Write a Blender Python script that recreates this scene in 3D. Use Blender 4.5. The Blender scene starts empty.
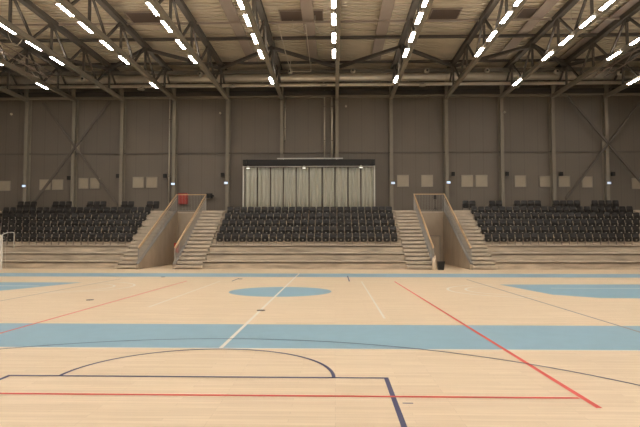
import bpy, math, random
from mathutils import Vector, Matrix
random.seed(7)
S = bpy.context.scene
COL = S.collection
PI = math.pi

# ------------------------------------------------------------------ camera
FPX = 545.0
YAW = math.radians(1.58); PITCH = math.radians(2.73); CAMH = 1.85
cd = bpy.data.cameras.new('camera'); cam = bpy.data.objects.new('camera', cd); COL.objects.link(cam)
cd.sensor_fit = 'HORIZONTAL'; cd.sensor_width = 36.0; cd.lens = FPX / 640 * 36.0
cd.clip_start = 0.05; cd.clip_end = 300
cam.location = (0, 0, CAMH); cam.rotation_euler = (PI / 2 + PITCH, 0, YAW)
S.camera = cam
CAMR = cam.rotation_euler.to_matrix()

def at(px, py, Y):
    """world point seen at photo pixel (px, py) on the plane y = Y"""
    d = CAMR @ Vector(((px - 320) / FPX, (213.5 - py) / FPX, -1))
    t = Y / d.y
    return Vector((d.x * t, Y, CAMH + d.z * t))
def xat(px, Y, py=240): return at(px, py, Y).x
def hat(py, Y, px=320): return at(px, py, Y).z

# ------------------------------------------------------------------ world, exposure
w = bpy.data.worlds.new('world'); S.world = w; w.use_nodes = True
w.node_tree.nodes['Background'].inputs[0].default_value = (1.0, 0.9, 0.78, 1)
w.node_tree.nodes['Background'].inputs[1].default_value = 0.05
S.view_settings.view_transform = 'Standard'; S.view_settings.look = 'None'
S.view_settings.gamma = 1.0; S.view_settings.use_curve_mapping = False
S.view_settings.exposure = 0.0
LAMP_STRENGTH = 62.0
UPLIGHT = 28.0

# ------------------------------------------------------------------ materials
def mat(name, col, rough=0.6, metal=0.0, var=0.0, scale=5.0, emit=None, es=0.0, stretch=(1, 1, 1), bump=0.0):
    m = bpy.data.materials.new(name); m.use_nodes = True
    nt = m.node_tree; b = nt.nodes['Principled BSDF']
    b.inputs['Base Color'].default_value = (*col, 1); b.inputs['Roughness'].default_value = rough
    b.inputs['Metallic'].default_value = metal
    if emit:
        b.inputs['Emission Color'].default_value = (*emit, 1); b.inputs['Emission Strength'].default_value = es
    if var > 0 or bump > 0:
        tc = nt.nodes.new('ShaderNodeTexCoord'); mp = nt.nodes.new('ShaderNodeMapping')
        mp.inputs['Scale'].default_value = stretch
        n = nt.nodes.new('ShaderNodeTexNoise'); n.inputs['Scale'].default_value = scale; n.inputs['Detail'].default_value = 5
        nt.links.new(tc.outputs['Object'], mp.inputs[0]); nt.links.new(mp.outputs[0], n.inputs['Vector'])
        r = nt.nodes.new('ShaderNodeValToRGB')
        r.color_ramp.elements[0].position = 0.3; r.color_ramp.elements[1].position = 0.7
        r.color_ramp.elements[0].color = (*[c * (1 - var) for c in col], 1)
        r.color_ramp.elements[1].color = (*[min(1, c * (1 + var)) for c in col], 1)
        nt.links.new(n.outputs['Fac'], r.inputs[0]); nt.links.new(r.outputs[0], b.inputs['Base Color'])
        if bump > 0:
            bp = nt.nodes.new('ShaderNodeBump'); bp.inputs['Strength'].default_value = bump; bp.inputs['Distance'].default_value = 0.01
            nt.links.new(n.outputs['Fac'], bp.inputs['Height']); nt.links.new(bp.outputs[0], b.inputs['Normal'])
    return m

def floor_mat():
    m = bpy.data.materials.new('maple_planks'); m.use_nodes = True
    nt = m.node_tree; b = nt.nodes['Principled BSDF']
    tc = nt.nodes.new('ShaderNodeTexCoord')
    br = nt.nodes.new('ShaderNodeTexBrick'); br.inputs['Scale'].default_value = 1.0
    br.inputs['Brick Width'].default_value = 1.3; br.inputs['Row Height'].default_value = 0.085
    br.inputs['Mortar Size'].default_value = 0.0012; br.inputs['Bias'].default_value = 0.0
    br.offset = 0.37; br.offset_frequency = 3
    br.inputs['Color1'].default_value = (0.88, 0.71, 0.505, 1); br.inputs['Color2'].default_value = (0.80, 0.63, 0.435, 1)
    br.inputs['Mortar'].default_value = (0.56, 0.43, 0.30, 1)
    mp = nt.nodes.new('ShaderNodeMapping'); mp.inputs['Scale'].default_value = (0.5, 9, 1)
    n = nt.nodes.new('ShaderNodeTexNoise'); n.inputs['Scale'].default_value = 2.2; n.inputs['Detail'].default_value = 6
    mix = nt.nodes.new('ShaderNodeMixRGB'); mix.blend_type = 'MULTIPLY'; mix.inputs[0].default_value = 0.55
    r = nt.nodes.new('ShaderNodeValToRGB')
    r.color_ramp.elements[0].color = (0.84, 0.82, 0.78, 1); r.color_ramp.elements[1].color = (1, 1, 1, 1)
    r.color_ramp.elements[0].position = 0.3; r.color_ramp.elements[1].position = 0.65
    nt.links.new(tc.outputs['Object'], br.inputs['Vector']); nt.links.new(tc.outputs['Object'], mp.inputs[0])
    nt.links.new(mp.outputs[0], n.inputs['Vector']); nt.links.new(n.outputs['Fac'], r.inputs[0])
    nt.links.new(br.outputs['Color'], mix.inputs[1]); nt.links.new(r.outputs[0], mix.inputs[2])
    nt.links.new(mix.outputs[0], b.inputs['Base Color']); b.inputs['Roughness'].default_value = 0.42
    return m

def clad_mat(name, c1, axis):
    """vertical metal wall panels: broad panel joints and fine ribs"""
    m = bpy.data.materials.new(name); m.use_nodes = True
    nt = m.node_tree; b = nt.nodes['Principled BSDF']
    tc = nt.nodes.new('ShaderNodeTexCoord'); sep = nt.nodes.new('ShaderNodeSeparateXYZ')
    nt.links.new(tc.outputs['Object'], sep.inputs[0])
    o = sep.outputs[axis]
    def mod(period):
        d = nt.nodes.new('ShaderNodeMath'); d.operation = 'DIVIDE'; d.inputs[1].default_value = period
        f = nt.nodes.new('ShaderNodeMath'); f.operation = 'FRACT'
        nt.links.new(o, d.inputs[0]); nt.links.new(d.outputs[0], f.inputs[0]); return f.outputs[0]
    r = nt.nodes.new('ShaderNodeValToRGB'); r.color_ramp.interpolation = 'LINEAR'
    e = r.color_ramp.elements
    e[0].position = 0.0; e[0].color = (*[c * 0.86 for c in c1], 1)
    e[1].position = 0.05; e[1].color = (*c1, 1)
    e2 = e.new(0.93); e2.color = (*c1, 1)
    e3 = e.new(1.0); e3.color = (*[c * 0.86 for c in c1], 1)
    nt.links.new(mod(1.1), r.inputs[0])
    r2 = nt.nodes.new('ShaderNodeValToRGB'); e = r2.color_ramp.elements
    e[0].position = 0.0; e[0].color = (0.95, 0.95, 0.95, 1); e[1].position = 0.3; e[1].color = (1, 1, 1, 1)
    nt.links.new(mod(0.22), r2.inputs[0])
    mx = nt.nodes.new('ShaderNodeMixRGB'); mx.blend_type = 'MULTIPLY'; mx.inputs[0].default_value = 1
    nt.links.new(r.outputs[0], mx.inputs[1]); nt.links.new(r2.outputs[0], mx.inputs[2])
    n = nt.nodes.new('ShaderNodeTexNoise'); n.inputs['Scale'].default_value = 0.35; n.inputs['Detail'].default_value = 3
    nt.links.new(tc.outputs['Object'], n.inputs['Vector'])
    r3 = nt.nodes.new('ShaderNodeValToRGB'); e = r3.color_ramp.elements
    e[0].color = (0.85, 0.85, 0.85, 1); e[1].color = (1.1, 1.1, 1.1, 1)
    nt.links.new(n.outputs['Fac'], r3.inputs[0])
    mx2 = nt.nodes.new('ShaderNodeMixRGB'); mx2.blend_type = 'MULTIPLY'; mx2.inputs[0].default_value = 1
    nt.links.new(mx.outputs[0], mx2.inputs[1]); nt.links.new(r3.outputs[0], mx2.inputs[2])
    nt.links.new(mx2.outputs[0], b.inputs['Base Color'])
    b.inputs['Roughness'].default_value = 0.55
    return m

M = dict(
    floor=floor_mat(),
    wall=clad_mat('wall_cladding', (0.182, 0.155, 0.124), 0),
    wallside=clad_mat('side_wall_cladding', (0.182, 0.155, 0.124), 1),
    deck=mat('roof_deck', (0.66, 0.58, 0.45), 0.6, var=0.06, scale=0.6),
    steel=mat('truss_paint', (0.10, 0.086, 0.072), 0.7, var=0.08, scale=2),
    column=mat('column_paint', (0.27, 0.24, 0.19), 0.7, var=0.06, scale=2),
    eave=mat('eave_beam_shade', (0.05, 0.043, 0.036), 0.6),  # eave beam's shade put into the colour; nozzle throats share it
    duct=mat('galvanised_duct', (0.78, 0.71, 0.60), 0.32, metal=0.4, var=0.06, scale=1.5),
    nozzle=mat('nozzle_metal', (0.6, 0.55, 0.46), 0.4, metal=0.3),
    strip=mat('ceiling_strip_paint', (0.36, 0.295, 0.245), 0.65, var=0.05, scale=1),
    hatch=mat('hatch_paint', (0.12, 0.085, 0.065), 0.6),
    concrete=mat('precast_concrete', (0.50, 0.42, 0.325), 0.75, var=0.28, scale=1.4, stretch=(0.5, 1, 3), bump=0.15),
    tread=mat('tread_concrete', (0.56, 0.48, 0.38), 0.7, var=0.15, scale=2.0),
    passwall=mat('passage_concrete', (0.44, 0.36, 0.27), 0.7, var=0.10, scale=1.2, stretch=(1, 1, 0.6)),
    oak=mat('oak_handrail', (0.72, 0.50, 0.29), 0.45, var=0.1, scale=8),
    railgrey=mat('rail_steel', (0.36, 0.34, 0.31), 0.4, metal=0.2),
    seat=mat('black_plastic', (0.016, 0.013, 0.011), 0.45, var=0.15, scale=20),
    seatpan=mat('black_pan_plastic', (0.012, 0.010, 0.008), 0.5),
    seatleg=mat('seat_frame_steel', (0.24, 0.20, 0.17), 0.4, metal=0.2),
    lamp_body=mat('lamp_housing', (0.35, 0.32, 0.28), 0.5),
    lamp=mat('lamp_diffuser', (0.9, 0.9, 0.9), 0.4, emit=(1.0, 0.93, 0.85), es=LAMP_STRENGTH),
    uplamp=mat('lamp_uplight', (0.9, 0.9, 0.9), 0.4, emit=(1.0, 0.90, 0.78), es=UPLIGHT),
    brace=mat('brace_paint', (0.14, 0.122, 0.10), 0.7),
    blue=mat('court_blue', (0.27, 0.455, 0.565), 0.42, var=0.03, scale=3),
    white=mat('court_white', (0.86, 0.80, 0.70), 0.45),
    pale=mat('court_pale', (0.88, 0.76, 0.62), 0.45),
    red=mat('court_red', (0.78, 0.085, 0.06), 0.45),
    navy=mat('court_navy', (0.045, 0.045, 0.13), 0.45),
    greyline=mat('court_grey', (0.30, 0.25, 0.24), 0.45),
    curtain=mat('curtain_cloth', (0.54, 0.53, 0.45), 0.9, var=0.06, scale=3, stretch=(3, 3, 0.4)),
    black=mat('black_metal', (0.010, 0.009, 0.008), 0.55),
    whitepaint=mat('white_paint', (0.72, 0.70, 0.64), 0.45),
    pane=mat('frosted_pane', (0.42, 0.36, 0.27), 0.35, var=0.05, scale=2),
    winframe=mat('window_frame_paint', (0.36, 0.32, 0.26), 0.5),
    redcab=mat('red_enamel', (0.42, 0.035, 0.025), 0.4),
    sign=mat('sign_face', (0.6, 0.7, 0.9), 0.4, emit=(0.55, 0.72, 1.0), es=1.0),
    spot=mat('spot_face', (0.9, 0.9, 0.9), 0.4, emit=(1.0, 0.93, 0.82), es=2.5),
    cream=mat('cream_board', (0.72, 0.60, 0.46), 0.6),
    cable=mat('pale_cable', (0.62, 0.56, 0.46), 0.5),
    binmat=mat('bin_plastic', (0.012, 0.013, 0.014), 0.45),
    socket=mat('socket_cover', (0.16, 0.12, 0.10), 0.4, metal=0.5),
    doorleaf=mat('door_leaf', (0.52, 0.44, 0.34), 0.5),
)

# ------------------------------------------------------------------ mesh building
class MB:
    def __init__(s): s.v = []; s.f = []
    def add(s, vs, fs):
        o = len(s.v); s.v += [tuple(v) for v in vs]; s.f += [tuple(i + o for i in f) for f in fs]; return s
    def box(s, x0, x1, y0, y1, z0, z1):
        vs = [(x, y, z) for x in (x0, x1) for y in (y0, y1) for z in (z0, z1)]
        return s.add(vs, [(0, 1, 3, 2), (4, 6, 7, 5), (0, 4, 5, 1), (2, 3, 7, 6), (0, 2, 6, 4), (1, 5, 7, 3)])
    def bar(s, a, b, w, h=None, up=(0, 0, 1)):
        a = Vector(a); b = Vector(b); h = h or w; d = (b - a).normalized(); u = Vector(up)
        if abs(d.dot(u)) > 0.98: u = Vector((0, 1, 0))
        sd = d.cross(u).normalized(); u = sd.cross(d)
        vs = [p + sd * i * w / 2 + u * j * h / 2 for p in (a, b) for i, j in ((-1, -1), (1, -1), (1, 1), (-1, 1))]
        return s.add(vs, [(0, 3, 2, 1), (4, 5, 6, 7), (0, 1, 5, 4), (1, 2, 6, 5), (2, 3, 7, 6), (3, 0, 4, 7)])
    def tube(s, pts, r, n=10, cap=True):
        pts = [Vector(p) for p in pts]; rings = []; pu = None
        for i, p in enumerate(pts):
            d = (pts[min(i + 1, len(pts) - 1)] - pts[max(i - 1, 0)]).normalized()
            if pu is None:
                pu = Vector((0, 0, 1)) if abs(d.z) < 0.9 else Vector((0, 1, 0))
            sd = d.cross(pu).normalized(); pu = sd.cross(d)
            rr = r[i] if isinstance(r, (list, tuple)) else r
            rings.append([p + (sd * math.cos(t) + pu * math.sin(t)) * rr for t in [2 * PI * k / n for k in range(n)]])
        vs = [v for rg in rings for v in rg]; fs = []
        for i in range(len(pts) - 1):
            for k in range(n):
                a = i * n + k; b = i * n + (k + 1) % n; fs.append((a, b, b + n, a + n))
        if cap:
            fs.append(tuple(range(n - 1, -1, -1))); o = (len(pts) - 1) * n; fs.append(tuple(range(o, o + n)))
        return s.add(vs, fs)
    def build(s, name, m, parent=None, smooth=False, bevel=0):
        me = bpy.data.meshes.new(name); me.from_pydata(s.v, [], s.f); me.update()
        me.materials.append(m)
        if smooth:
            for p in me.polygons: p.use_smooth = True
        o = bpy.data.objects.new(name, me); COL.objects.link(o)
        if parent is not None: o.parent = parent
        if bevel:
            b = o.modifiers.new('bevel', 'BEVEL'); b.width = bevel; b.segments = 2; b.limit_method = 'ANGLE'
        return o

def tag(o, label, cat, group=None, kind=None):
    o['label'] = label; o['category'] = cat
    if group: o['group'] = group
    if kind: o['kind'] = kind
    return o
def thing(name, label, cat, loc=(0, 0, 0), group=None, kind=None):
    o = bpy.data.objects.new(name, None); COL.objects.link(o); o.location = loc; o.empty_display_size = 0.2
    return tag(o, label, cat, group, kind)
def struct(mb, name, m, label, cat):
    return tag(mb.build(name, m), label, cat, kind='structure')
def dup(root, loc):
    r = root.copy(); COL.objects.link(r); r.location = loc
    for ch in root.children:
        c = ch.copy(); COL.objects.link(c); c.parent = r
        for g in ch.children:
            d = g.copy(); COL.objects.link(d); d.parent = c
    return r
ORD = ['', 'first', 'second', 'third', 'fourth', 'fifth', 'sixth', 'seventh', 'eighth', 'ninth', 'tenth', 'eleventh',
       'twelfth', 'thirteenth', 'fourteenth', 'fifteenth', 'sixteenth', 'seventeenth', 'eighteenth', 'nineteenth',
       'twentieth', 'twenty-first', 'twenty-second', 'twenty-third', 'twenty-fourth', 'twenty-fifth']

def rounded_outline(w, h, r, n=4):
    pts = []
    for cx, cz, a0 in ((w / 2 - r, h - r, 0), (-w / 2 + r, h - r, 90), (-w / 2 + r, r, 180), (w / 2 - r, r, 270)):
        for k in range(n + 1):
            a = math.radians(a0 + 90 * k / n); pts.append((cx + r * math.cos(a), cz + r * math.sin(a)))
    return pts
def shell_panel(mb, w, h, r, th, bow, lean, y0, z0):
    """rounded, dished seat panel standing in x-z, its face towards -y"""
    out = rounded_outline(w, h, r); n = len(out); vs = []
    def P(x, z, yy): return (x, y0 + yy - bow * (2 * x / w) ** 2 + lean * z, z0 + z)
    for sc, yy in ((0.0, 0.0), (0.6, 0), (0.93, 0), (1.0, th * .3), (1.0, th * .7), (0.93, th), (0.0, th)):
        if sc == 0.0: vs.append(P(0, h / 2, yy)); continue
        for x, z in out: vs.append(P(x * sc, h / 2 + (z - h / 2) * sc, yy))
    fs = [(0, 1 + (k + 1) % n, 1 + k) for k in range(n)]
    for ring in range(4):
        o = 1 + ring * n
        for k in range(n): fs.append((o + k, o + (k + 1) % n, o + n + (k + 1) % n, o + n + k))
    last = 1 + 5 * n; o = 1 + 4 * n
    for k in range(n): fs.append((o + k, o + (k + 1) % n, last))
    return mb.add(vs, fs)

# ------------------------------------------------------------------ room shell
X0, X1, Y0, Y1 = -30.5, 27.6, -8.0, 44.5
ROOF = 15.75
floor = struct(MB().box(X0, X1, Y0, Y1, -0.3, 0), 'floor', M['floor'], 'pale maple sports hall floor with coloured court lines', 'floor')
struct(MB().box(X0 - .2, X1 + .2, Y1, Y1 + .3, -0.3, ROOF + .3), 'wall_back', M['wall'], 'dark taupe panelled wall behind the seating', 'wall')
struct(MB().box(X0 - .3, X0, Y0, Y1, -0.3, ROOF + .3), 'wall_left', M['wallside'], 'dark panelled left side wall', 'wall')
struct(MB().box(X1, X1 + .3, Y0, Y1, -0.3, ROOF + .3), 'wall_right', M['wallside'], 'dark panelled right side wall', 'wall')
struct(MB().box(X0 - .2, X1 + .2, Y0 - .3, Y0, -0.3, ROOF + .3), 'wall_front', M['wall'], 'dark panelled wall behind the camera', 'wall')
# corrugated roof deck, ribs run left to right
mb = MB(); prof = []; y = Y0
while y < Y1:
    prof += [(y, ROOF), (y + .22, ROOF), (y + .23, ROOF + .2), (y + .40, ROOF + .2)]; y += .41
prof.append((Y1, ROOF))
prof = [p for p in prof if p[0] <= Y1]
vs = [(x, p[0], p[1]) for x in (X0, X1) for p in prof]; n = len(prof)
mb.add(vs, [(k, k + 1, n + k + 1, n + k) for k in range(n - 1)])
mb.box(X0, X1, Y0, Y1, ROOF + .22, ROOF + .4)
struct(mb, 'ceiling', M['deck'], 'tan corrugated metal roof deck', 'ceiling')
# horizontal joint and eave
h = hat(153, Y1)
struct(MB().box(X0, X1, Y1 - .1, Y1, h - .04, h + .05), 'trim_1', M['brace'], 'thin horizontal joint strip across the back wall', 'trim')
struct(MB().box(X0, X1, Y1 - .45, Y1, 13.5, 13.62), 'trim_2', M['column'], 'lighter edge strip along the top of the back wall', 'trim')

# ------------------------------------------------------------------ court markings (painted on the floor)
CX = -1.95
def mark(name, m, z, rects=None, polys=None):
    mb = MB()
    for (a, b, c, d) in (rects or []): mb.add([(a, c, z), (b, c, z), (b, d, z), (a, d, z)], [(0, 1, 2, 3)])
    for p in (polys or []): mb.add([(x, y, z) for x, y in p], [tuple(range(len(p)))])
    o = mb.build(name, m, floor); o['kind'] = 'structure'; return o
def arc_quads(cx, cy, r, w, a0, a1, n=64):
    q = []
    for k in range(n):
        t0 = math.radians(a0 + (a1 - a0) * k / n); t1 = math.radians(a0 + (a1 - a0) * (k + 1) / n)
        q.append([(cx + (r - w / 2) * math.cos(t0), cy + (r - w / 2) * math.sin(t0)), (cx + (r + w / 2) * math.cos(t0), cy + (r + w / 2) * math.sin(t0)),
                  (cx + (r + w / 2) * math.cos(t1), cy + (r + w / 2) * math.sin(t1)), (cx + (r - w / 2) * math.cos(t1), cy + (r - w / 2) * math.sin(t1))])
    return q
CY = 19.5
mark('blue_sideline_band', M['blue'], .001, [(X0 + 1, X1 - 1, 9.35, 11.95)])
mark('blue_sideline_band', M['blue'], .001, [(X0 + 1, X1 - 1, 27.0, 29.7)])
mark('white_edge_line', M['white'], .002, [(X0 + 1, X1 - 1, 9.29, 9.345)])
mark('centre_disc', M['blue'], .001, polys=[[(CX + 1.82 * math.cos(2 * PI * k / 64), CY + 1.82 * math.sin(2 * PI * k / 64)) for k in range(64)]])
mark('centre_line', M['white'], .003, [(CX - .035, CX + .035, 9.35, 29.7)])
mark('key_area', M['blue'], .001, polys=[[(6.75, 22.7), (7.3, 18.6), (8.4, 17.6), (15, 17.2), (15, 23.0)]])
mark('key_area', M['blue'], .001, polys=[[(-10.9, 23.3), (-19, 23.3), (-19, 17.9), (-12.9, 17.9), (-11.9, 20.0)]])
mark('key_line', M['white'], .003, [(-19, -11.8, 21.45, 21.6)])
mark('key_line', M['white'], .003, [(8.2, 15, 21.0, 21.12)])
mark('free_throw_arc', M['white'], .003, polys=arc_quads(6.65, 20.1, 1.85, .09, 95, 265) + arc_quads(6.65, 20.1, 2.5, .1, 95, 265))
mark('free_throw_arc', M['white'], .003, polys=arc_quads(-10.5, 20.9, 1.85, .09, -85, 85) + arc_quads(-10.5, 21.2, 2.5, .09, -85, 85))
# volleyball court in red
mark('red_boundary_line', M['red'], .0045, [(-6.63, -6.57, 6.56, 24.2), (X0 + 1, 2.84, 6.5, 6.56)], [[(2.86, 6.15), (2.93, 6.15), (2.64, 24.2), (2.58, 24.2)]])
mark('red_boundary_line', M['pale'], .0042, [(-6.57, 2.72, 24.12, 24.18)])
mark('pale_court_line', M['white'], .003, [(1.13, 1.185, 12.9, 24.1), (-5.13, -5.07, 14.9, 24.1)])
# navy key and three point line of the cross court
mark('navy_key_line', M['navy'], .004, [(-4.46, .71, 7.36, 7.42), (.65, .71, -2, 7.36), (-4.46, -4.40, -2, 7.36), (.76, .88, 6.26, 6.29)])
mark('navy_key_arc', M['navy'], .004, polys=arc_quads(CX + .07, 7.39, 1.86, .05, 0, 180))
mark('navy_key_line', M['navy'], .004, [(.60, .66, 24.1, 27.9), (-4.6, -4.54, 24.1, 25.9)])
mark('three_point_line', M['navy'], .0045, polys=arc_quads(CX, 3.2, 7.0, .04, 5, 168, 96))
mark('grey_court_line', M['greyline'], .004, [(6.05, 6.11, 8.0, 25.5), (-10.1, -10.05, 8.0, 25.5)])

SOCK = [(90, 300, 'on the left of the floor near the pale arcs'), (261, 310.5, 'on the white centre line'),
        (163, 277, 'by the far blue band'), (240, 279, 'near the far end of the white centre line'), (107 + 5, 288, 'inside the left pale arc')]
for px, py, t in SOCK[:4]:
    d = CAMR @ Vector(((px - 320) / FPX, (213.5 - py) / FPX, -1)); k = -CAMH / d.z
    mb = MB().tube([(d.x * k, d.y * k, .0005), (d.x * k, d.y * k, .012)], .11, 16)
    tag(mb.build('floor_socket', M['socket']), 'small dark round floor socket cover ' + t, 'socket cover', 'socket covers in the floor')

# ------------------------------------------------------------------ wall columns
colpx = [-20, 28, 75, 123, 175, 228, 282, 337, 391, 446, 501, 552, 605]
colX = [xat(p, 44.1, 100) for p in colpx]
for i, (px, cx) in enumerate(zip(colpx, colX)):
    t = thing('steel_column', 'taupe steel wall column, %s' % ('out of frame at the far left' if i == 0 else ORD[i] + ' from the left edge of the photo'),
              'column', (cx, 44.1, 0), 'steel columns along the back wall')
    MB().box(-.13, .13, -.02, .02, 4.0, 13.5).build('front_flange', M['column'], t).location = (0, -.16, 0)
    MB().box(-.03, .03, -.14, .34, 4.0, 13.5).build('web', M['column'], t)
    MB().box(-.15, .15, .34, .38, 4.0, 13.5).build('rear_flange', M['column'], t)
    MB().box(-.2, .2, -.24, .38, 3.99, 4.05).build('base_plate', M['column'], t)

def pipe(px, y0p, y1p, r, label):
    a = at(px, y0p, 44.15); b = at(px, y1p, 44.15); x = (a.x + b.x) / 2
    t = thing('wall_pipe', label, 'pipe', (x, 44.2, b.z))
    MB().tube([(0, 0, 0), (0, 0, a.z - b.z)], r, 12).build('pipe_run', M['nozzle'], t, True)
    for k in (.25, .75):
        MB().box(-r * 1.4, r * 1.4, -r * 1.2, .3, (a.z - b.z) * k, (a.z - b.z) * k + .06).build('clamp', M['column'], t)
pipe(169.2, 92, 205, .06, 'slim pale pipe beside the fourth column, above the left stairs')
pipe(324.5, 90, 158, .06, 'thinner left pipe of the pair above the curtained screen')
pipe(332, 90, 158, .085, 'thicker bright right pipe of the pair above the curtained screen')
pipe(285, 97, 140, .05, 'short pale pipe beside the sixth column, upper left of the curtains')

def brace(pts, label):
    t = thing('wall_cross_brace', label, 'brace')
    for a, b in pts:
        MB().bar(at(*a, 43.8), at(*b, 43.8), .16, .14, (0, 1, 0)).build('brace_bar', M['brace'], t)
    c = at(*pts[0][2] if len(pts[0]) > 2 else pts[0][0], 43.8)
    return t
t = brace([((43, 103), (117, 205)), ((110, 101), (34, 202))], 'dark steel cross brace on the left part of the wall')
c = at(76, 148, 43.8); MB().box(c.x - .25, c.x + .25, 43.84, 43.9, c.z - .25, c.z + .25).build('gusset_plate', M['column'], t)
t = brace([((568, 96), (645, 187)), ((648, 92), (566, 199))], 'dark steel cross brace on the right part of the wall')
c = at(605.5, 144, 43.8); MB().box(c.x - .25, c.x + .25, 43.84, 43.9, c.z - .25, c.z + .25).build('gusset_plate', M['column'], t)

# ------------------------------------------------------------------ roof trusses
BC, TC = 13.36, 15.3
roofX = [colX[0]] + colX[1:] + [xat(657, 44.1, 100)]
nodesY = []
y = 41.3
while y > Y0: nodesY.append(y); y -= 4.3
for i, x in enumerate(roofX):
    where = {0: 'out of frame at the far left', 13: 'at the far right edge of the photo'}.get(i, 'meeting the %s wall column from the left' % ORD[min(i, 24)])
    t = thing('roof_truss', 'brown steel roof truss ' + where, 'truss', (x, 0, 0), 'roof trusses running towards the wall')
    MB().bar((0, Y0, BC), (0, 44.0, BC), .26, .26).build('bottom_chord', M['column'], t)
    MB().bar((0, Y0, TC), (0, 44.3, TC), .34, .30).build('top_chord', M['steel'], t)
    for k, ny in enumerate(nodesY):
        MB().bar((0, ny, TC - .1), (0, ny, BC + .1), .13).build('vertical_web', M['steel'], t)
        for s in (-1, 1):
            b = ny + s * 2.15
            if Y0 < b < 44: MB().bar((0, ny + s * .1, TC - .12), (0, b, BC + .1), .12).build('diagonal_web', M['steel'], t)
        MB().box(-.02, .02, ny - .35, ny + .35, TC - .45, TC - .1).build('gusset_plate', M['steel'], t)
    # bracket into the column head
    MB().box(-.14, .14, 43.75, 44.0, BC - .1, TC).build('end_post', M['column'], t)

def purlin(Y, Z, w, h, m, label):
    mb = MB().bar((X0, Y, Z), (X1, Y, Z), w, h)
    return tag(mb.build('roof_purlin', m), label, 'beam', 'beams across under the roof')
purlin(33.2, 15.34, .10, .12, M['strip'], 'slim pale beam across the roof, nearest the camera')
purlin(36.1, 15.42, .22, .16, M['steel'], 'dark beam across the roof behind the slim pale one')
purlin(41.3, 15.46, .16, .16, M['steel'], 'dark beam across the roof at the zigzag brace ends')
tag(MB().box(X0, X1, 41.75, 41.95, 14.78, 15.05).build('roof_girder', M['brace']), 'deep brown girder across the hall in front of the ducts', 'beam')
tag(MB().box(X0, X1, 43.9, 44.45, 13.62, 14.0).build('eave_beam', M['eave']), 'eave beam along the top of the back wall, shade painted in', 'beam')  # near-black colour paints in the shade this beam lies in
for i in range(len(roofX) - 1):
    ya, yb = (37.0, 41.2) if i % 2 == 0 else (41.2, 37.0)
    tag(MB().bar((roofX[i] + .1, ya, 15.05), (roofX[i + 1] - .1, yb, 15.05), .24, .2).build('roof_brace', M['steel']),
        'dark diagonal roof brace in the %s bay from the left' % ORD[i + 1], 'brace', 'zigzag braces under the roof')

# flat strips and hatches under the deck
for k, x in enumerate((-6.3, -1.65, 3.1, 12.5, 17.3, 22.0)):
    tag(MB().box(x - .36, x + .36, Y0 + .5, 41.2, 15.54, 15.62).build('ceiling_strip', M['strip']),
        'long flat brown strip under the roof deck, %s from the left' % ORD[k + 1], 'ceiling strip', 'flat strips under the roof deck')
for k, (xa, xb, t_) in enumerate(((-12.8, -10.9, 'leftmost, above the left stairs'), (-3.35, -.75, 'crossed by a thin frame, near the hall middle'),
                                  (5.9, 7.6, 'between the seventh and eighth lit trusses'), (11.3, 12.9, 'rightmost, beside a flat strip'))):
    t = thing('roof_hatch', 'dark rectangular roof hatch, ' + t_, 'hatch', (xa, 32.3, 15.64), 'dark hatches in the roof')
    MB().box(0, xb - xa, 0, 1.6, .02, .09).build('hatch_panel', M['hatch'], t)
    fr = MB(); fr.box(-.06, 0, -.06, 1.66, 0, .09).box(xb - xa, xb - xa + .06, -.06, 1.66, 0, .09).box(0, xb - xa, -.06, 0, 0, .09).box(0, xb - xa, 1.6, 1.66, 0, .09)
    fr.build('hatch_frame', M['strip'], t)

# ------------------------------------------------------------------ ceiling lights
LY = [39.1, 33.5, 30.85, 28.2, 26.0, 20.9, 18.2, 15.6, 12.9, 7.6, 4.9, 2.3, -0.4, -5.0]
lp = None
LXoff = -.22
for i, x in enumerate(roofX):
    if i == 0: continue
    for k, ly in enumerate(LY):
        if k == 0 and i % 2: continue
        ly *= .985 if 6 <= i <= 9 else 1.01
        loc = (x + LXoff, ly, 13.2)
        if lp is None:
            lp = thing('ceiling_light', '', 'ceiling light', loc)
            MB().box(-.14, .14, -.78, .78, .06, .14).build('housing', M['lamp_body'], lp)
            MB().box(-.088, .088, -.72, .72, .035, .058).build('diffuser', M['lamp'], lp)
            MB().box(-.05, .05, -.6, .6, .142, .16).build('uplight_slot', M['uplamp'], lp)
            MB().bar((.0, -.3, .13), (.16, -.3, .16), .03).build('bracket', M['steel'], lp)
            MB().bar((.0, .3, .13), (.16, .3, .16), .03).build('bracket', M['steel'], lp)
            o = lp
        else: o = dup(lp, loc)
        tr = "the %s column's truss from the left" % ORD[i] if i < 13 else 'the truss at the right edge'
        o['label'] = 'lit ceiling light, %s from the wall on %s' % (ORD[k + (0 if i % 2 else 1)], tr)
        o['group'] = 'ceiling lights along the trusses'

# ------------------------------------------------------------------ ventilation ducts
DY = 42.75
d = thing('ventilation_duct', 'large round metal duct running the full width under the roof', 'duct', (0, DY, 0))
MB().tube([(X0 + .1, 0, 14.7), (X1 - .1, 0, 14.7)], .33, 28).build('duct_pipe', M['duct'], d, True)
for k in range(20):
    x = X0 + 1.5 + k * 2.9
    MB().tube([(x, 0, 14.7), (x + .07, 0, 14.7)], .355, 28).build('joint_collar', M['duct'], d)
d = thing('ventilation_duct', 'thin bright metal duct below the large one', 'duct', (0, 42.55, 0))
MB().tube([(X0 + .1, 0, 14.06), (X1 - .1, 0, 14.06)], .13, 20).build('duct_pipe', M['duct'], d, True)
for k in range(9):
    x = X0 + 3 + k * 6.2
    MB().tube([(x, 0, 14.06), (x + .07, 0, 14.06)], .15, 20).build('joint_collar', M['duct'], d)
noz = [(83, 79), (200, 74), (290, 71.5), (353, 70.8), (427, 70.6), (487, 70.6), (557, 71.5), (620, 73)]
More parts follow.
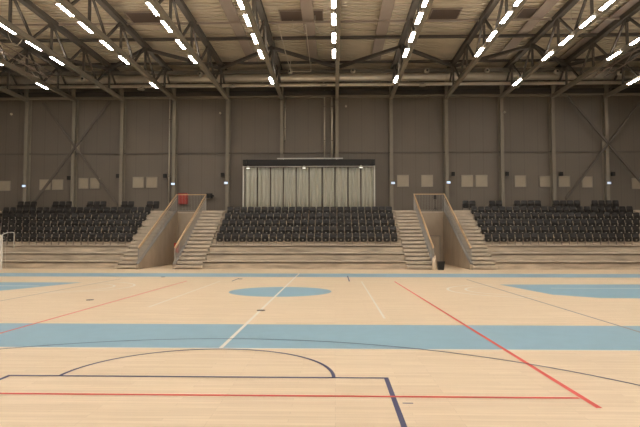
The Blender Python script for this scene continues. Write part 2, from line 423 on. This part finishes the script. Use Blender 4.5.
for k, (px, py) in enumerate(noz):
    p = at(px, py, 41.62)
    t = thing('air_nozzle', 'pale round air nozzle in front of the large duct, %s from the left' % ORD[k + 1], 'air nozzle', tuple(p), 'round nozzles on the large duct')
    MB().tube([(0, -.12, 0), (0, 0, 0), (0, .1, 0), (0, .12, 0)], [.13, .2, .2, .12], 20).build('nozzle_body', M['nozzle'], t, True)
    MB().tube([(0, -.13, 0), (0, -.1, 0)], .09, 16).build('nozzle_throat', M['eave'], t)
    if k == 0: MB().tube([(0, .12, 0), (0, 1.0, .15)], .1, 12).build('nozzle_neck', M['duct'], t, True)
for k, (px, py) in enumerate([(141, 89), (232, 86), (323.6, 84.5), (422.5, 85), (516, 86)]):
    p = at(px, py, 42.2)
    t = thing('duct_diffuser', 'small pale dish diffuser under the thin duct, %s from the left' % ORD[k + 1], 'air diffuser', tuple(p), 'dish diffusers under the thin duct')
    MB().tube([(0, 0, -.08), (0, 0, -.02), (0, 0, .1)], [.26, .3, .12], 20).build('dish', M['nozzle'], t, True)
    MB().tube([(0, 0, .1), (0, .3, .1)], .08, 12).build('branch', M['duct'], t, True)

# lattice girders of the folding hoists
def lattice(x, ya, yb, z, label):
    t = thing('lattice_girder', label, 'girder', (x, ya, z))
    L = yb - ya
    for cx_, cz in ((-.4, 0), (.4, 0), (-.4, .55), (.4, .55)):
        MB().bar((cx_, 0, cz), (cx_, L, cz), .06).build('chord', M['strip'], t)
    k = 0; y = 0
    while y < L - 1.25:
        for s in (-.4, .4):
            MB().bar((s, y, 0 if k % 2 else .55), (s, y + 1.25, .55 if k % 2 else 0), .035).build('lacing_bar', M['strip'], t)
        y += 1.25; k += 1
lattice(-21.8, 30.5, 40.6, 13.9, 'brown lattice girder high up at the left edge of the photo')
lattice(19.6, 31.5, 40.6, 13.9, 'brown lattice girder high up at the right, between lit trusses')
# thin hoist frame near the middle
t = thing('hoist_frame', 'thin pale hoist frame under the roof left of the middle truss', 'frame', (-3.5, 33.0, 15.0))
for a, b in (((0, 0, .1), (.15, 7.6, -.45)), ((1.7, 0, .1), (1.7, 7.6, -.45)), ((0, 0, .1), (1.7, 1.5, .1)), ((1.7, 0, .1), (0, 1.5, .1)), ((.15, 7.6, -.45), (1.7, 7.6, -.45)), ((.85, .75, .1), (.85, .75, .66)), ((.15, 7.6, -.45), (.15, 7.6, .66)), ((1.7, 7.6, -.45), (1.7, 7.6, .66)), ((0, 6.4, -.36), (1.7, 6.4, -.36))):
    MB().bar(a, b, .045).build('frame_tube', M['cable'], t)
for (px, py, lab) in ((323, 31, 'pale loose cable hanging left of the middle truss'), (16, 42, 'pale loose cable hanging at the left below a lit truss'), (580, 30, 'pale loose cable hanging at the right below a lit truss')):
    Yc = 33.0 if px == 323 else 32.0
    p = at(px, py, Yc); pts = []
    for k in range(15):
        u = k / 14; pts.append((p.x - .5 + 1.0 * u, Yc, p.z + .5 * (1 - 1.3 * math.sin(u * PI) ** .8) * (1 - u * .2) - .1 + .25 * (abs(u - .5))))
    pts = [(p.x - .5, Yc, 15.74)] + pts
    tag(MB().tube(pts, .022, 6).build('loose_cable', M['cable'], smooth=True), lab, 'cable', 'loose cables under the roof')

# ------------------------------------------------------------------ high wall windows
wins = [(-1, 11, 181, 191), (40, 50.5, 179.5, 190), (52.5, 63.5, 179.5, 190), (79, 88.8, 178, 188.8), (90.5, 100, 178, 188.8), (133, 144, 177, 188), (146.5, 157.5, 177, 188),
        (397, 409, 175, 186.8), (421, 433, 175, 187), (461, 473, 175, 187), (475.5, 487.5, 175, 187), (514.5, 526, 175.5, 187),
        (539, 551, 176, 187), (558, 570, 176, 187), (581.5, 592.5, 176.5, 187.5), (631, 642, 178, 189)]
for k, (a, b, c_, d_) in enumerate(wins):
    p = at(a, c_, Y1); q = at(b, d_, Y1); W = q.x - p.x; H = p.z - q.z
    t = thing('window_%d' % (k + 1), 'small pale square wall window, %s from the left' % ORD[k + 1], 'window', (p.x, Y1, q.z), 'small windows high on the wall', 'structure')
    MB().box(.05, W - .05, -.05, -.012, .05, H - .05).build('pane', M['pane'], t)
    MB().box(0, W, -.09, -.003, H - .05, H).box(0, W, -.09, -.003, 0, .05).box(0, .05, -.09, -.003, .05, H - .05).box(W - .05, W, -.09, -.003, .05, H - .05).build('window_frame', M['winframe'], t)

# small emergency signs and dark wall speakers
for k, (px, py) in enumerate([(24, 186), (173, 184), (226, 183), (393, 183), (448.5, 182.5), (609, 183)]):
    p = at(px, py, 43.85)
    t = thing('emergency_sign', 'tiny glowing bluish sign on a wall column, %s from the left' % ORD[k + 1], 'sign', tuple(p), 'glowing signs on the columns')
    MB().box(-.15, .15, -.04, .04, -.09, .09).build('sign_case', M['whitepaint'], t)
    MB().box(-.14, .14, -.05, -.04, -.075, .075).build('sign_face', M['sign'], t)
for k, (px, py) in enumerate([(69, 178), (118, 176), (165, 176), (222.5, 175), (453, 174), (507, 174), (561, 174), (613, 174)]):
    p = at(px, py, 44.1)
    t = thing('wall_speaker', 'small dark speaker on a bracket beside a wall column, %s from the left' % ORD[k + 1], 'speaker', tuple(p), 'small dark wall speakers')
    MB().box(-.13, .13, -.14, .08, -.16, .16).build('speaker_body', M['black'], t, bevel=.02)
    MB().bar((0, .08, 0), (0, .4, .05), .05).build('bracket', M['black'], t)
for k, (px, py, lab) in enumerate([(220, 113, 'tiny pale wall sensor left of the sixth column'), (346, 106, 'tiny pale wall sensor right of the middle column'), (505, 112, 'tiny pale wall sensor right of the tenth column'), (11, 114, 'tiny pale wall sensor near the left edge')]):
    p = at(px, py, 44.4)
    tag(MB().tube([(p.x, 44.5, p.z), (p.x, 44.4, p.z), (p.x, 44.36, p.z)], [.09, .09, .05], 14).build('wall_sensor', M['nozzle'], smooth=True), lab, 'sensor', 'sensors on the back wall')

# ------------------------------------------------------------------ curtained screen behind the middle block
SY = 43.4
pL = at(243, 160, SY); pR = at(375, 160, SY); zt = pL.z; zb = at(300, 166, SY).z
t = thing('screen_frame', 'black topped frame carrying the pale curtains behind the middle seats', 'frame', ((pL.x + pR.x) / 2, SY, 4.0))
hw = (pR.x - pL.x) / 2; dz = 4.0
MB().box(-hw, hw, -.15, .7, zb - dz, zt - dz).build('fascia_beam', M['black'], t, bevel=.01)
for s in (-1, 1):
    MB().box(s * hw - .05 * s - .05, s * hw - .05 * s + .05, -.1, .1, 0, zb - dz).build('side_post', M['whitepaint'], t)
    MB().box(s * (hw - .2) - .14, s * (hw - .2) + .14, -.3, -.15, zb - dz + .08, zt - dz - .04).build('end_speaker', M['black'], t, bevel=.02)
MB().box(-hw + .1, hw - .1, .62, .68, 0, zb - dz).build('backing_board', M['hatch'], t)
MB().box(-hw + .1, hw - .1, -.02, .04, zb - dz - .08, zb - dz).build('curtain_track', M['whitepaint'], t)
a = at(277, 158, SY).x; b = at(343, 158, SY).x
MB().bar((a - t.location.x, .1, zt - dz + .12), (b - t.location.x, .1, zt - dz + .12), .08).build('top_rail', M['whitepaint'], t)
for s in (a + .5, b - .5):
    MB().box(s - t.location.x - .03, s - t.location.x + .03, .07, .13, zt - dz, zt - dz + .1).build('rail_foot', M['whitepaint'], t)
xs = [243.8 + (374.2 - 243.8) * k / 10 for k in range(11)]
for k in range(10):
    xa = xat(xs[k], SY) + .05; xb = xat(xs[k + 1], SY) - .05
    mb = MB(); N = 60; rows = [4.02, 5.2, 6.5, zb - .1]; ph = random.random() * 6; nf = 2.6 + random.random() * 1.2
    vs = []
    for z in rows:
        amp = .06 + .02 * (zb - z) / 4
        for j in range(N + 1):
            u = j / N
            vs.append((xa + (xb - xa) * u, SY + .15 + amp * math.sin(ph + u * nf * 2 * PI) + .025 * math.sin(ph * 2 + u * nf * 3.1 * PI + z), z))
    fs = [(r * (N + 1) + j, r * (N + 1) + j + 1, (r + 1) * (N + 1) + j + 1, (r + 1) * (N + 1) + j) for r in range(3) for j in range(N)]
    mb.add(vs, fs)
    o = mb.build('curtain', M['curtain'], smooth=True)
    so = o.modifiers.new('thick', 'SOLIDIFY'); so.thickness = .012
    tag(o, 'pale greenish pleated curtain panel, %s from the left on the screen' % ORD[k + 1], 'curtain', 'curtain panels on the screen')
for k, (px, py) in enumerate([(248, 167.3), (304, 167), (361, 166.5)]):
    p = at(px, py, SY - .25)
    t = thing('spotlight', 'small bright spotlight under the black fascia, %s' % ('left end', 'near the middle', 'right end')[k], 'spotlight', tuple(p), 'spotlights under the screen fascia')
    MB().tube([(0, 0, -.08), (0, 0, .1)], [.16, .07], 16).build('spot_hood', M['whitepaint'], t, True)
    MB().tube([(0, 0, -.1), (0, 0, -.081)], [.13, .13], 16).build('spot_lens', M['spot'], t)
    MB().bar((0, 0, .08), (0, .2, .16), .04).build('spot_arm', M['black'], t)

# ------------------------------------------------------------------ concrete grandstand
TZ0, TD, TR = 34.2, .88, .5
XS = dict(Lend=-25.4, L=-13.75, VL0=-12.25, VL1=-10.1, M0=-8.3, M1=4.45, VR0=6.15, VR1=8.3, R=9.95, Rend=21.9)
def terrace(xa, xb, label):
    t = thing('concrete_terrace', label, 'terrace', ((xa + xb) / 2, TZ0, 0), 'stepped concrete terraces')
    hw = (xb - xa) / 2
    for k in range(1, 9):
        y0 = (k - 1) * TD; y1 = Y1 - TZ0 - .03 if k == 8 else k * TD + .1
        st = MB().box(-hw, hw, y0 + .06, y1, 0, k * TR - .14).box(-hw, hw, y0 + .36, y1, k * TR - .14, k * TR - .06).build('riser', M['concrete'], t)
        MB().box(-hw, hw, y0, y1 - (.06 if k < 8 else 0), k * TR - .06, k * TR).build('tread_slab', M['tread'], st)
    return t
terrace(X0, XS['Lend'] - 1.6, 'bare concrete terrace beyond the left end of the seats')
terrace(XS['Lend'], XS['L'], 'stepped concrete terrace under the left seating block')
terrace(XS['M0'], XS['M1'], 'stepped concrete terrace under the middle seating block')
terrace(XS['R'], XS['Rend'], 'stepped concrete terrace under the right seating block')
terrace(XS['Rend'] + 1.6, X1, 'bare concrete terrace beyond the right end of the seats')
def stairs(xa, xb, label):
    t = thing('staircase', label, 'stairs', ((xa + xb) / 2, TZ0 - .44, 0), 'concrete stairs between the seating blocks')
    hw = (xb - xa) / 2 - .002
    for j in range(1, 17):
        y0 = (j - 1) * .44; y1 = Y1 - TZ0 + .41 if j == 16 else y0 + .5
        st = MB().box(-hw, hw, y0 + .30, y1, 0 if j < 3 else (j - 2) * .25, j * .25 - .18).build('step_riser', M['concrete'], t)
        MB().box(-hw, hw, y0, y1 - (.05 if j < 16 else 0), j * .25 - .18, j * .25).build('step_tread', M['tread'], st)
stairs(XS['Lend'] - 1.6, XS['Lend'], 'concrete stairs at the left end of the seats')
stairs(XS['L'], XS['VL0'] - .16, 'concrete stairs between left seats and the left passage')
stairs(XS['VL1'] + .16, XS['M0'], 'concrete stairs between the left passage and middle seats')
stairs(XS['M1'], XS['VR0'] - .16, 'concrete stairs between middle seats and the right passage')
stairs(XS['VR1'] + .16, XS['R'], 'concrete stairs between the right passage and right seats')
stairs(XS['Rend'], XS['Rend'] + 1.6, 'concrete stairs at the right end of the seats')

# passage walls and landing fences
VB = 42.1
def sidewall(xa, xb, name, label):
    z0 = .3; prof = [(TZ0 - .42, 0), (VB + .15, 0), (VB + .15, 4.02), (VB - .35, 4.02), (TZ0 - .42, z0)]
    n = len(prof)
    mb = MB().add([(x, y, z) for x in (xa, xb) for y, z in prof], [tuple(range(n)), tuple(range(2 * n - 1, n - 1, -1))] + [(k, n + k, n + (k + 1) % n, (k + 1) % n) for k in range(n)])
    o = struct(mb, name, M['passwall'], label, 'wall')
    cap = MB().bar(((xa + xb) / 2, TZ0 - .42, z0 + .02), ((xa + xb) / 2, VB - .35, 4.04), .18, .06).build('coping', M['railgrey'], o)
    return o
def backwall(xa, xb, name, label):
    struct(MB().box(xa, xb, VB, VB + .16, 0, 3.9), name, M['passwall'], label, 'wall')
    tag(MB().box(xa, xb, VB, Y1, 3.9, 4.02).build('landing_slab', M['tread']), label.replace('end wall of', 'concrete landing over'), 'landing', 'landings over the passages')
for nm, a, b in (('left', 'VL0', 'VL1'), ('right', 'VR0', 'VR1')):
    xa, xb = XS[a], XS[b]
    sidewall(xa - .15, xa, 'wall_%s_passage_left' % nm, 'left concrete side wall of the %s passage' % nm)
    sidewall(xb, xb + .15, 'wall_%s_passage_right' % nm, 'right concrete side wall of the %s passage' % nm)
    backwall(xa - .15, xb + .15, 'wall_%s_passage_end' % nm, 'concrete end wall of the %s passage' % nm)
    for s, x in (('left', xa - .075), ('right', xb + .075)):
        ya, za, yb, zb_ = TZ0 - .3, .36, VB - .1, 4.05
        lab = 'oak topped sloping steel railing on the %s side of the %s passage' % (s, nm)
        t = thing('stair_railing', lab, 'railing', (x, TZ0 - .3, 0), 'sloping railings beside the passages')
        A = Vector((0, 0, 1.32)); B = Vector((0, yb - ya, 5.34))
        MB().bar(A, B, .075, .075).build('handrail', M['oak'], t)
        lo = lambda u: Vector((0, (yb - ya) * u, za + .06 + (zb_ - za) * u))
        MB().bar(lo(0), lo(1), .04, .05).build('bottom_rail', M['railgrey'], t)
        MB().bar(lo(0) + Vector((0, 0, .78)), lo(1) + Vector((0, 0, .95)), .03, .03).build('inner_rail', M['oak'], t)
        nb = 58
        for k in range(nb + 1):
            u = k / nb; p = lo(u); q = A + (B - A) * u
            wd = .05 if k in (0, nb) else .018
            MB().bar(p, q, wd).build('post' if k in (0, nb) else 'baluster', M['railgrey'], t)
    t = thing('landing_railing', 'oak topped level railing above the %s passage' % nm, 'railing', ((xa + xb) / 2, VB, 4.02), 'level railings above the passages')
    hw = (xb - xa) / 2 + .02
    MB().bar((-hw - .05, 0, 1.32), (hw + .05, 0, 1.32), .07, .06).build('handrail', M['oak'], t)
    MB().bar((-hw, 0, .08), (hw, 0, .08), .035, .035).build('bottom_rail', M['railgrey'], t)
    for k in range(19):
        x = -hw + .03 + (2 * hw - .06) * k / 18
        MB().bar((x, 0, 0 if k in (0, 18) else .08), (x, 0, 1.30), .045 if k in (0, 18) else .016).build('post' if k in (0, 18) else 'baluster', M['railgrey'], t)

# things around the passages
p = at(183, 198.7, 44.2)
t = thing('fire_hose_cabinet', 'red fire cabinet on the wall above the left passage', 'fire cabinet', (p.x, 44.27, p.z - .45))
MB().box(-.37, .37, -.2, .2, 0, .88).build('cabinet_body', M['redcab'], t, bevel=.015)
dr = MB().box(-.34, .34, -.225, -.2, .03, .85).build('door', M['redcab'], t, bevel=.006)
MB().box(.24, .29, -.25, -.225, .38, .5).build('handle', M['black'], dr)
p = at(173.4, 249, 35.4)
t = thing('fire_extinguisher_box', 'small red box on the right side wall inside the left passage', 'fire box', (XS['VL1'] - .15, 35.0, 1.0))
MB().box(-.1, .149, -.15, .15, 0, .62).build('box_body', M['redcab'], t, bevel=.012)
MB().box(-.08, .08, -.165, -.15, .03, .59).build('box_door', M['redcab'], t)
p = at(210, 196, 44.1)
t = thing('floodlight', 'black floodlight on the wall right of the left passage railing', 'floodlight', (p.x, 44.0, p.z))
MB().box(-.25, .2, -.2, .12, -.2, .2).build('lamp_head', M['black'], t, bevel=.03)
MB().bar((.2, 0, 0), (.34, .0, 0), .14).build('end_cap', M['black'], t)
MB().bar((0, .1, 0), (0, .5, 0), .07).build('bracket', M['black'], t)
x = xat(435.5, 43)
t = thing('speaker_stand', 'slim black stand on the landing above the right passage', 'stand', (x, 43, 4.02))
MB().tube([(0, 0, .02), (0, 0, 1.25)], .03, 10).build('pole', M['black'], t, True)
MB().box(-.12, .12, -.1, .1, 1.0, 1.3).build('head', M['black'], t, bevel=.02)
for k in range(3):
    a = 2 * PI * k / 3 + .4; MB().bar((0, 0, .35), (.3 * math.cos(a), .3 * math.sin(a), .012), .024).build('leg', M['black'], t)
# door at the end of the right passage
xa, xb = XS['VR0'] + .78, XS['VR1'] - .3
t = thing('door_1', 'pale beige door at the end of the right passage', 'door', ((xa + xb) / 2, VB, 0), kind='structure')
w_ = xb - xa
MB().box(-w_ / 2, w_ / 2, -.05, -.001, 0, 2.1).build('door_leaf', M['doorleaf'], t)
MB().box(-w_ / 2 - .07, -w_ / 2, -.07, -.001, 0, 2.17).box(w_ / 2, w_ / 2 + .07, -.07, -.001, 0, 2.17).box(-w_ / 2, w_ / 2, -.07, -.001, 2.1, 2.17).build('door_frame', M['winframe'], t)
MB().bar((-w_ / 2 + .08, -.09, 1.0), (-w_ / 2 + .22, -.09, 1.0), .025).bar((-w_ / 2 + .09, -.09, 1.0), (-w_ / 2 + .09, -.05, 1.0), .02).build('door_handle', M['black'], t)
# bin
x = xat(440.5, 33.45)
t = thing('waste_bin', 'black open waste bin on the floor in front of the right passage', 'bin', (x, 33.45, 0))
mb = MB(); ro = [(.17, 0), (.215, .48), (.235, .48), (.235, .52), (.205, .52), (.16, .03)]
vs = []; N = 4
for r, z in ro:
    for sx, sy in ((-1, -1), (1, -1), (1, 1), (-1, 1)): vs.append((sx * r, sy * r * .85, z))
fs = [(3, 2, 1, 0)] + [(q * 4 + k, q * 4 + (k + 1) % 4, q * 4 + 4 + (k + 1) % 4, q * 4 + 4 + k) for q in range(5) for k in range(4)] + [(20, 21, 22, 23)]
mb.add(vs, fs).build('bin_body', M['binmat'], t, bevel=.015)
MB().box(-.05, .05, -.212, -.19, .40, .43).build('grip', M['black'], t)
# pale board at the foot of the rail
x = xat(433.8, 33.6)
o = MB(); hgt = .92
o.add([(x - .11, 33.56, .0), (x + .13, 33.56, .0), (x + .13, 33.62, .0), (x - .11, 33.62, .0), (x - .09, 33.66, hgt * .7), (x + .13, 33.66, hgt), (x + .13, 33.7, hgt), (x - .09, 33.7, hgt * .7)],
      [(3, 2, 1, 0), (4, 5, 6, 7), (0, 1, 5, 4), (1, 2, 6, 5), (2, 3, 7, 6), (3, 0, 4, 7)])
o = o.build('leaning_board', M['cream'])
tag(o, 'narrow cream board leaning at the foot of the right passage railing, by the bin', 'board')

# ------------------------------------------------------------------ handball goal at the left edge
gx = xat(1.2, 33.0)
t = thing('handball_goal', 'white goal frame partly seen at the left edge before the terrace', 'goal', (gx, 33.0, 0))
MB().box(-.08, .08, -.05, .05, 0, 2.14).build('post', M['whitepaint'], t)
MB().box(-3.08, -3.0, -.04, .04, 0, 2.08).build('post', M['whitepaint'], t)
MB().box(-3.0, -.08, -.04, .04, 2.0, 2.08).build('crossbar', M['whitepaint'], t)
pts = [(-.04, .0, 2.06), (.05, .1, 2.18), (.2, .3, 2.28), (.4, .4, 2.3), (.53, .42, 2.28), (.55, .42, 2.2), (.55, .42, 1.3)]
MB().tube(pts, .022, 8).build('net_support', M['whitepaint'], t, True)
mb = MB()
for k in range(13):
    z = 2.0 * k / 12
    mb.bar((-3.0, .65 - .2 * z / 2, z + .02), (-.05, .65 - .2 * z / 2, z + .02), .008)
for k in range(18):
    xx = -3.0 + 2.95 * k / 17
    mb.bar((xx, .65, .02), (xx, .45, 2.0), .008)
    mb.bar((xx, .45, 2.0), (xx, .03, 2.05), .008)
mb.build('net', M['whitepaint'], t)

# ------------------------------------------------------------------ seats
def make_seat(parent):
    mb = MB(); shell_panel(mb, .452, .40, .075, .035, .035, .16, .02, .385); mb.build('backrest', M['seat'], parent, True)
    mb = MB(); shell_panel(mb, .425, .36, .09, .055, -.015, -.05, -.075, .205); mb.build('folded_seat', M['seatpan'], parent, True)
    MB().box(-.2715, -.2415, -.10, .10, .0, .04).box(-.2685, -.2445, -.04, .06, .04, .46).box(-.2665, -.2465, -.13, .1, .46, .485).build('side_frame', M['seatleg'], parent)
    MB().box(-.045, .045, -.105, -.085, .30, .345).build('glint_plate', M['nozzle'], parent)  # small pale plate standing in for the glint on each folded seat
    MB().box(-.04, .04, -.01, .03, .30, .42).box(-.2445, .2415, 0, .03, .33, .36).build('support_bar', M['seatleg'], parent)
proto = thing('stadium_seat', '', 'seat'); make_seat(proto)
used = [False]
PIT = .513
def put(x, y, z, label, group):
    o = proto if not used[0] else dup(proto, (x, y, z))
    used[0] = True; o.location = (x, y, z); o['label'] = label; o['group'] = group
rowname = ['front', 'second', 'third', 'fourth', 'back']
def row_y(n): return 36.8 + .88 * n + .06
x0 = (XS['M0'] + XS['M1']) / 2 - PIT * 11.5 + .012
cnt = 0; rest = []
for n in range(5):
    for j in range(24):
        put(x0 + PIT * j, row_y(n), 1.5 + .5 * n, 'black tip-up seat, %s from the left in the %s row of the middle block' % (ORD[j + 1], rowname[n]),
            'black seats in the middle block'); cnt += 1
rn = ['front', 'second', 'third', 'fourth', 'fifth']
def seen(x, y, z):
    v = CAMR.inverted() @ (Vector((x, y, z)) - Vector((0, 0, CAMH)))
    u = 320 - FPX * v.x / v.z
    return -2.5 < u < 642.5
lx = XS['L'] - .28; rx = XS['R'] + .30
cand = []
for n in range(5):
    for side, sx, x0s, xe in (('left', -1, lx, XS['Lend'] + .2), ('right', 1, rx, XS['Rend'] - .2)):
        j = 0
        while True:
            x = x0s + sx * PIT * j
            if (x - xe) * sx > 0 or not seen(x, row_y(n), 2.2 + .5 * n): break
            cand.append((math.hypot(x, row_y(n)), (x, row_y(n), 1.5 + .5 * n), side, n, j)); j += 1
cand.sort(key=lambda c: (c[3] == 4, c[0]))
for q, (dd, loc, side, n, j) in enumerate(cand):
    if q < 180:
        put(*loc, 'black tip-up seat, %s from the stairs in the %s row of the %s block' % (ORD[j + 1], rn[n], side), 'black seats in the %s block' % side); cnt += 1
    else: rest.append(loc)
for a, b in ((17, 38), (51, 74), (86, 108), (121, 135), (146.5, 160), (463, 475), (489, 502), (514, 541), (554, 579), (592, 618)):
    xa = xat(a, 41.3, 205); xb = xat(b, 41.3, 205); k = max(2, round((xb - xa) / PIT))
    for j in range(k): rest.append(((xa + xb) / 2 + PIT * (j - (k - 1) / 2), row_y(5) - .02, 4.0))
mb = MB(); src = [c for c in proto.children]
for (x, y, z) in rest:
    for c in src:
        mb.add([(v.co.x + x, v.co.y + y, v.co.z + z) for v in c.data.vertices], [tuple(p.vertices) for p in c.data.polygons])
o = mb.build('stadium_seats', M['seat'], smooth=False)
tag(o, 'black seats of the topmost rows at the back of the side blocks', 'seats', kind='stuff')
print('seats', cnt, 'rest', len(rest))
